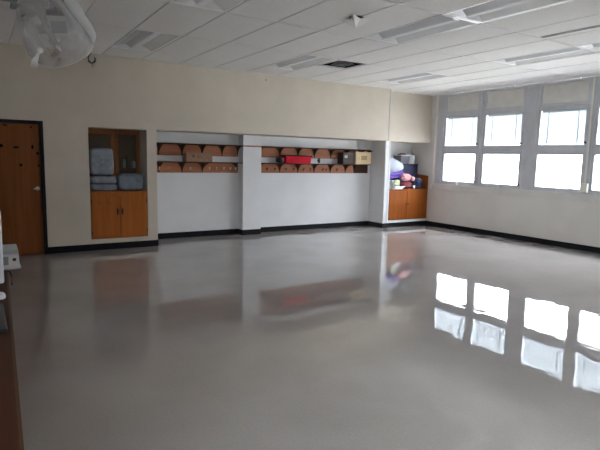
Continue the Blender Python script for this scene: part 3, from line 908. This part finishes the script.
# carton on the left rack
ct = thing('cardboard_box', 'brown cardboard carton on the lower left coat rack', 'box', (3.66, 0.60, 1.50))
obj('body', B(3.395, 3.925, 0.49, 0.72, 1.502, 1.672, bev=0.004), M['card'], ct)
obj('lid_flap', B(3.39, 3.93, 0.485, 0.725, 1.662, 1.676, bev=0.003), M['card'], ct)
ib = bmesh.new()
box(ib, 3.52, 3.535, 0.487, 0.489, 1.585, 1.63); box(ib, 3.548, 3.563, 0.487, 0.489, 1.575, 1.635)
prism(ib, [(3.50, 1.635), (3.515, 1.635), (3.54, 1.575), (3.528, 1.575)], 'Y', 0.4865, 0.4885)
box(ib, 3.60, 3.70, 0.487, 0.489, 1.595, 1.604); box(ib, 3.60, 3.67, 0.487, 0.489, 1.577, 1.584)
obj('printed_mark', ib, M['ink'], ct)
# red bin with dark lid
rd = thing('storage_bin', 'red plastic bin with a dark lid on the lower right coat rack', 'bin', (5.93, 0.60, 1.50))
pb = bmesh.new()
for zt in (0,):
    v0 = [pb.verts.new(p) for p in ((5.62, 0.505, 1.502), (6.25, 0.505, 1.502), (6.25, 0.715, 1.502), (5.62, 0.715, 1.502))]
    v1 = [pb.verts.new(p) for p in ((5.61, 0.495, 1.645), (6.26, 0.495, 1.645), (6.26, 0.72, 1.645), (5.61, 0.72, 1.645))]
    pb.faces.new(list(reversed(v0))); pb.faces.new(v1)
    for a in range(4):
        pb.faces.new([v0[a], v0[(a + 1) % 4], v1[(a + 1) % 4], v1[a]])
bmesh.ops.bevel(pb, geom=pb.edges[:], offset=0.008, segments=2, affect='EDGES')
obj('body', pb, M['red'], rd)
obj('rim', Bs([(5.60, 6.27, 0.486, 0.500, 1.63, 1.648), (5.60, 6.27, 0.712, 0.726, 1.63, 1.648), (5.60, 5.614, 0.500, 0.712, 1.63, 1.648), (6.256, 6.27, 0.500, 0.712, 1.63, 1.648)], 0.002), M['red'], rd)
obj('lid', B(5.59, 6.28, 0.48, 0.73, 1.648, 1.678, bev=0.008), M['blackmetal'], rd)
dk = thing('bin_shade_lump', 'dark lump standing in for the shaded left side of the red bin', 'case', (5.54, 0.60, 1.50))  # added dark lump in place of the bin's shaded left side
obj('body', lump((5.52, 0.61, 1.56), (0.075, 0.09, 0.062), 0.12, 2, 0.6, 3, 8, 0.058), M['dark'], dk, True)
# small black hook on the white strip of wall
hb = bmesh.new()
box(hb, 6.585, 6.65, 0.722, 0.739, 1.515, 1.605, bev=0.006)
tube(hb, [(6.617, 0.73, 1.585), (6.575, 0.69, 1.59), (6.545, 0.67, 1.572)], [.018, .018, .02], 8)
tube(hb, [(6.617, 0.735, 1.60), (6.617, 0.705, 1.615)], [.022, .018], 8)
tag(obj('wall_hook', hb, M['dark']), 'small black hook on the white wall between the right coat racks', 'hook')
# cartons at the right end
c2 = thing('cardboard_box', 'pale cardboard carton at the right end of the coat rack shelf', 'box', (7.68, 0.57, 1.50))
obj('body', B(7.47, 7.93, 0.46, 0.72, 1.502, 1.783, bev=0.005), M['cardlight'], c2)
obj('lid_flap', B(7.465, 7.935, 0.455, 0.725, 1.770, 1.788, bev=0.003), M['cardlight'], c2)
lbm = bmesh.new()
box(lbm, 7.63, 7.80, 0.457, 0.459, 1.60, 1.70)
obj('printed_mark', lbm, M['tanlabel'], c2)
c3 = thing('cardboard_box', 'dark brown box with a pale label, left of the pale carton', 'box', (7.28, 0.59, 1.50))
obj('body', B(7.13, 7.455, 0.50, 0.72, 1.502, 1.765, bev=0.004), M['carddark'], c3)
obj('label', B(7.17, 7.25, 0.496, 0.4995, 1.64, 1.70), M['label'], c3)

# ------------------------------------------------------------------ corner cabinet (right recess)
rc = thing('built_in_cabinet', 'low honey oak cupboard in the far right corner, loaded with clutter', 'cabinet', (8.95, 0.4, 0.165))
rx0, rx1, ry = 8.305, 9.565, 0.215
obj('body', B(rx0, rx1, ry + 0.03, 0.845, 0.167, 0.885), M['cabcorner'], rc)
obj('countertop', B(rx0, rx1, ry - 0.012, 0.845, 0.885, 0.918, bev=0.004), M['cabcorner'], rc)
for s in (-1, 1):
    xa, xb = (rx0 + 0.02, 8.912) if s < 0 else (8.918, rx1 - 0.02)
    d = obj('door', B(xa, xb, ry, ry + 0.02, 0.18, 0.872, bev=0.004), M['cabcorner'], rc)
    kb = bmesh.new(); lathe(kb, (0, 0, 0), [(0.008, 0), (0.008, 0.012), (0.016, 0.018), (0.014, 0.028)], 12)
    bmesh.ops.rotate(kb, verts=kb.verts[:], cent=(0, 0, 0), matrix=Matrix.Rotation(math.radians(90), 3, 'X'))
    bmesh.ops.translate(kb, verts=kb.verts[:], vec=(8.915 + s * 0.03, ry, 0.56))
    obj('knob', kb, M['dark'], d)
ebm = bmesh.new()
prism(ebm, [(0.25, 0.918), (0.84, 0.918), (0.84, 1.30), (0.25, 1.245)], 'X', 9.568, 9.604)
obj('end_panel', ebm, M['cabcorner'], rc)
obj('end_stile', B(9.566, 9.605, 0.213, 0.25, 0.167, 1.245, bev=0.003), M['cabcorner'], rc)

# ------------------------------------------------------------------ clutter on the corner cabinet
CT = 0.918
t = thing('storage_crate', 'tall navy storage crate behind the clutter on the corner cabinet', 'crate', (9.22, 0.67, CT))
obj('body', B(8.90, 9.53, 0.52, 0.83, CT, 1.50, bev=0.015, seg=2), M['navy'], t)
obj('rim', B(8.89, 9.54, 0.51, 0.84, 1.50, 1.525, bev=0.006), M['blackmetal'], t)
t = thing('clear_tub', 'clear grey plastic tub on the navy crate in the corner', 'tub', (9.07, 0.66, 1.526))
tb_ = bmesh.new()
v0 = [tb_.verts.new(p) for p in ((8.98, 0.56, 1.527), (9.23, 0.56, 1.527), (9.23, 0.80, 1.527), (8.98, 0.80, 1.527))]
v1 = [tb_.verts.new(p) for p in ((8.945, 0.52, 1.735), (9.255, 0.52, 1.735), (9.255, 0.82, 1.735), (8.945, 0.82, 1.735))]
tb_.faces.new(list(reversed(v0)))
for a in range(4):
    tb_.faces.new([v0[a], v0[(a + 1) % 4], v1[(a + 1) % 4], v1[a]])
obj('body', tb_, M['tub'], t)
obj('rim', Bs([(8.935, 9.262, 0.51, 0.525, 1.730, 1.75), (8.935, 9.262, 0.815, 0.83, 1.730, 1.75), (8.935, 8.95, 0.525, 0.815, 1.730, 1.75), (9.247, 9.262, 0.525, 0.815, 1.730, 1.75)], 0.003), M['paper'], t)
tag(obj('cloth', lump((9.10, 0.67, 1.69), (0.13, 0.10, 0.11), 0.25, 2.5, 0.9, 3, 4), M['maroon'], None, True), 'bunched brown cloth sticking out of the clear tub', 'cloth')
t = thing('bucket', 'small white bucket on the navy crate in the corner', 'bucket', (9.385, 0.66, 1.526))
bb = bmesh.new()
lathe(bb, (9.385, 0.64, 1.527), [(0.085, 0), (0.105, 0.20), (0.115, 0.205), (0.115, 0.225), (0.10, 0.225), (0.095, 0.20), (0.08, 0.01)], 24)
obj('body', bb, M['paper'], t, False)
hb = bmesh.new()
tube(hb, [(9.385 + 0.115 * math.cos(a), 0.64, 1.735 + 0.085 * math.sin(a)) for a in [math.pi * k / 10 for k in range(11)]], 0.006, 6)
obj('handle', hb, M['white'], t, True)
# purple slabs, rising to the right, and the pale bundle on them
def slab(name, c, dims, ang, mat, label, cat, group=None, bev=0.02):
    bm = bmesh.new()
    box(bm, -dims[0] / 2, dims[0] / 2, -dims[1] / 2, dims[1] / 2, -dims[2] / 2, dims[2] / 2, bev=bev, seg=2)
    bmesh.ops.rotate(bm, verts=bm.verts[:], cent=(0, 0, 0), matrix=Matrix.Rotation(math.radians(ang), 3, 'Y'))
    bmesh.ops.translate(bm, verts=bm.verts[:], vec=c)
    return tag(obj(name, bm, mat), label, cat, group)
PG = 'purple foam pads on the corner cabinet'
slab('foam_pad', (8.61, 0.455, 1.215), (0.54, 0.24, 0.072), -9, M['purple'], 'lower purple foam pad in the tilted stack on the corner cabinet', 'foam pad', PG, 0.012)
slab('foam_pad', (8.60, 0.455, 1.292), (0.54, 0.24, 0.072), -9, M['purple'], 'upper purple foam pad in the tilted stack, just under the pale blue bundle', 'foam pad', PG, 0.012)
bm = bmesh.new()
prism(bm, [(8.34, 1.292), (8.855, 1.378), (8.885, 1.43), (8.865, 1.52), (8.68, 1.61), (8.50, 1.672), (8.34, 1.68)], 'Y', 0.34, 0.58)
bmesh.ops.bevel(bm, geom=bm.edges[:], offset=0.02, segments=2, affect='EDGES')
tag(obj('folded_quilt', bm, M['paleblue'], None, True), 'pale blue folded quilt on top of the purple pads', 'quilt')
# support under the sloping pads
tag(obj('cardboard_box', B(8.33, 8.78, 0.35, 0.56, CT, 1.125, bev=0.004), M['paper']), 'white carton under the purple pads on the corner cabinet', 'box')
tag(obj('soft_toy', lump((8.90, 0.275, 1.20), (0.145, 0.06, 0.085), 0.35, 2.2, 0.9, 4, 11), M['pink'], None, True), 'larger pink plush heap in front of the navy crate', 'soft toy')
tag(obj('soft_toy', lump((9.135, 0.29, 1.165), (0.05, 0.05, 0.055), 0.3, 2.2, 0.9, 3, 14), M['pink'], None, True), 'smaller pink plush ball beside the dark bag', 'soft toy')
tag(obj('cloth', lump((8.58, 0.265, 1.07), (0.10, 0.045, 0.075), 0.3, 2.2, 0.9, 3, 15), M['lime'], None, True), 'pale green cloth below the purple pads', 'cloth')
tag(obj('cloth', lump((8.93, 0.30, 1.015), (0.17, 0.085, 0.10), 0.3, 2.2, 0.85, 3, 17, 0.096), M['maroon'], None, True), 'dark red cloth heap under the pink plush', 'cloth')
tag(obj('handbag', lump((9.36, 0.37, 1.05), (0.165, 0.12, 0.135), 0.2, 1.8, 0.75, 4, 19, 0.13), M['navy'], None, True), 'dark navy bag at the right end of the corner cabinet', 'bag')
t = thing('paper_cup', 'small white cup standing before the dark bag', 'cup', (9.15, 0.245, CT))
bb = bmesh.new(); lathe(bb, (9.15, 0.245, CT), [(0.026, 0), (0.036, 0.085), (0.032, 0.085), (0.023, 0.006)], 16)
obj('cup', bb, M['white'], t, True)
PP = 'papers at the front of the corner cabinet'
for i in range(5):
    bm = bmesh.new(); box(bm, -0.15, 0.15, -0.035, 0.035, 0, 0.014, bev=0.002)
    bmesh.ops.rotate(bm, verts=bm.verts[:], cent=(0, 0, 0), matrix=Matrix.Rotation(math.radians((-6, 5, -3, 7, -4)[i]), 3, 'Z'))
    bmesh.ops.translate(bm, verts=bm.verts[:], vec=(8.60 + 0.02 * i, 0.255, CT + 0.001 + 0.0145 * i))
    tag(obj('paper_pad', bm, M['paper']), 'thin white paper pad in the low pile on the corner cabinet edge', 'paper pad', PP)

# ------------------------------------------------------------------ raceways on the window wall
t = thing('cable_raceway', 'ivory cable raceway with an outlet box between two windows at the right picture edge', 'raceway', (XR, -3.735, 1.09))
obj('channel', B(XR - 0.028, XR - 0.0145, -3.745, -3.715, 1.26, ZC - 0.03, bev=0.003), M['pvc'], t)
obj('outlet_box', B(XR - 0.06, XR - 0.015, -3.80, -3.66, 1.10, 1.265, bev=0.006), M['pvc'], t)
t = thing('cable_raceway', 'ivory cable raceway running down the corner left of the first window', 'raceway', (XR, 0.05, 0.92))
obj('channel', B(XR - 0.03, XR, 0.035, 0.075, 1.0, ZC - 0.02, bev=0.003), M['pvc'], t)
obj('outlet_box', B(XR - 0.05, XR, 0.03, 0.13, 0.925, 1.02, bev=0.006), M['pvc'], t)

# ------------------------------------------------------------------ counter at the left picture edge
kc = thing('counter_cabinet', 'dark brown wooden counter along the left picture edge', 'counter', (-0.45, -6.2, 0))
def edge(y):                     # right-hand edge of the top
    return 0.143 + (y + 5.15) * 0.030
ya, yb = -4.35, -7.95
tbm = bmesh.new()
prism(tbm, [(XL + 0.01, ya), (XL + 0.01, yb), (edge(yb) - 0.012, yb), (edge(ya) - 0.012, ya)], 'Z', 0.715, 0.75)
top = obj('top', tbm, M['counter'], kc)
ebm = bmesh.new()
prism(ebm, [(edge(ya) - 0.012, ya), (edge(yb) - 0.012, yb), (edge(yb), yb), (edge(ya), ya)], 'Z', 0.713, 0.752)
obj('edging', ebm, M['counteredge'], kc)
bbm = bmesh.new()
prism(bbm, [(XL + 0.02, ya - 0.03), (XL + 0.02, yb + 0.03), (edge(yb) - 0.04, yb + 0.03), (edge(ya) - 0.04, ya - 0.03)], 'Z', 0.08, 0.715)
prism(bbm, [(XL + 0.02, ya - 0.06), (XL + 0.02, yb + 0.06), (edge(yb) - 0.09, yb + 0.06), (edge(ya) - 0.09, ya - 0.06)], 'Z', 0.0, 0.08)
obj('body', bbm, M['counter'], kc)
for i in range(4):
    y1 = ya - 0.06 - i * 0.87; y0 = y1 - 0.85
    dbm = bmesh.new()
    prism(dbm, [(edge(y1) - 0.040, y1), (edge(y0) - 0.040, y0), (edge(y0) - 0.022, y0), (edge(y1) - 0.022, y1)], 'Z', 0.10, 0.69)
    d = obj('door', dbm, M['counter'], kc)
    obj('handle', B(edge(y0) - 0.022, edge(y0) - 0.004, y0 + 0.06, y0 + 0.075, 0.52, 0.62, bev=0.003), M['dark'], d)

# white printer overhanging the counter edge
pr = thing('printer', 'small off white printer with a dark button at the far end of the counter', 'printer', (0.05, -4.60, 0.75))
pb = bmesh.new()
prism(pb, [(-4.70, 0.757), (-4.44, 0.757), (-4.44, 0.90), (-4.62, 0.885), (-4.685, 0.86)], 'X', -0.16, 0.235)
bmesh.ops.bevel(pb, geom=pb.edges[:], offset=0.006, segments=2, affect='EDGES')
obj('body', pb, M['device'], pr)
obj('base', B(-0.165, 0.243, -4.715, -4.435, 0.7505, 0.772, bev=0.005), M['device'], pr)
pn = B(0.11, 0.165, -4.704, -4.69, 0.785, 0.845, bev=0.002)
obj('control_panel', pn, M['devgrey'], pr)
obj('button', B(0.192, 0.214, -4.706, -4.69, 0.812, 0.832, bev=0.003), M['dark'], pr)
cbm = bmesh.new()
tube(cbm, [(0.14, -4.75, 0.757), (0.165, -4.80, 0.755), (0.172, -4.83, 0.735), (0.172, -4.83, 0.66)], [.005, .006, .008, .007], 8)
tag(obj('cable', cbm, M['dark'], None, True), 'short black cable hanging over the counter edge below the printer', 'cable')

mo = thing('monitor', 'white monitor seen edge on at the left picture border', 'monitor', (-0.18, -5.30, 0.75))
obj('screen_housing', B(-0.47, 0.112, -5.33, -5.275, 0.79, 1.255, bev=0.012, seg=2), M['monitor'], mo)
obj('screen', B(-0.445, 0.085, -5.276, -5.272, 0.83, 1.23), M['dark'], mo)
obj('stand', Bs([(-0.24, -0.12, -5.30, -5.27, 0.765, 0.80), (-0.32, -0.04, -5.40, -5.20, 0.751, 0.767)], 0.004), M['monitor'], mo)
t = thing('computer_mouse', 'white computer mouse on the counter beside the black keyboard', 'mouse', (0.075, -5.53, 0.75))
obj('body', lump((0.075, -5.53, 0.758), (0.034, 0.055, 0.026), 0.0, 1, 0.85, 3, 0, 0.006), M['monitor'], t, True)
obj('wheel', B(0.071, 0.079, -5.505, -5.485, 0.779, 0.786, bev=0.002), M['devgrey'], t)
kbd = thing('keyboard', 'black keyboard lying on the dark counter at the left border', 'keyboard', (-0.16, -6.0, 0.75))
obj('case', B(-0.40, 0.088, -6.24, -5.74, 0.7505, 0.772, bev=0.006), M['dark'], kbd)
keys = bmesh.new()
for a in range(12):
    for b_ in range(6):
        box(keys, -0.385 + a * 0.037, -0.353 + a * 0.037, -6.19 + b_ * 0.072, -6.128 + b_ * 0.072, 0.772, 0.780, bev=0.002)
obj('keys', keys, M['dark'], kbd)
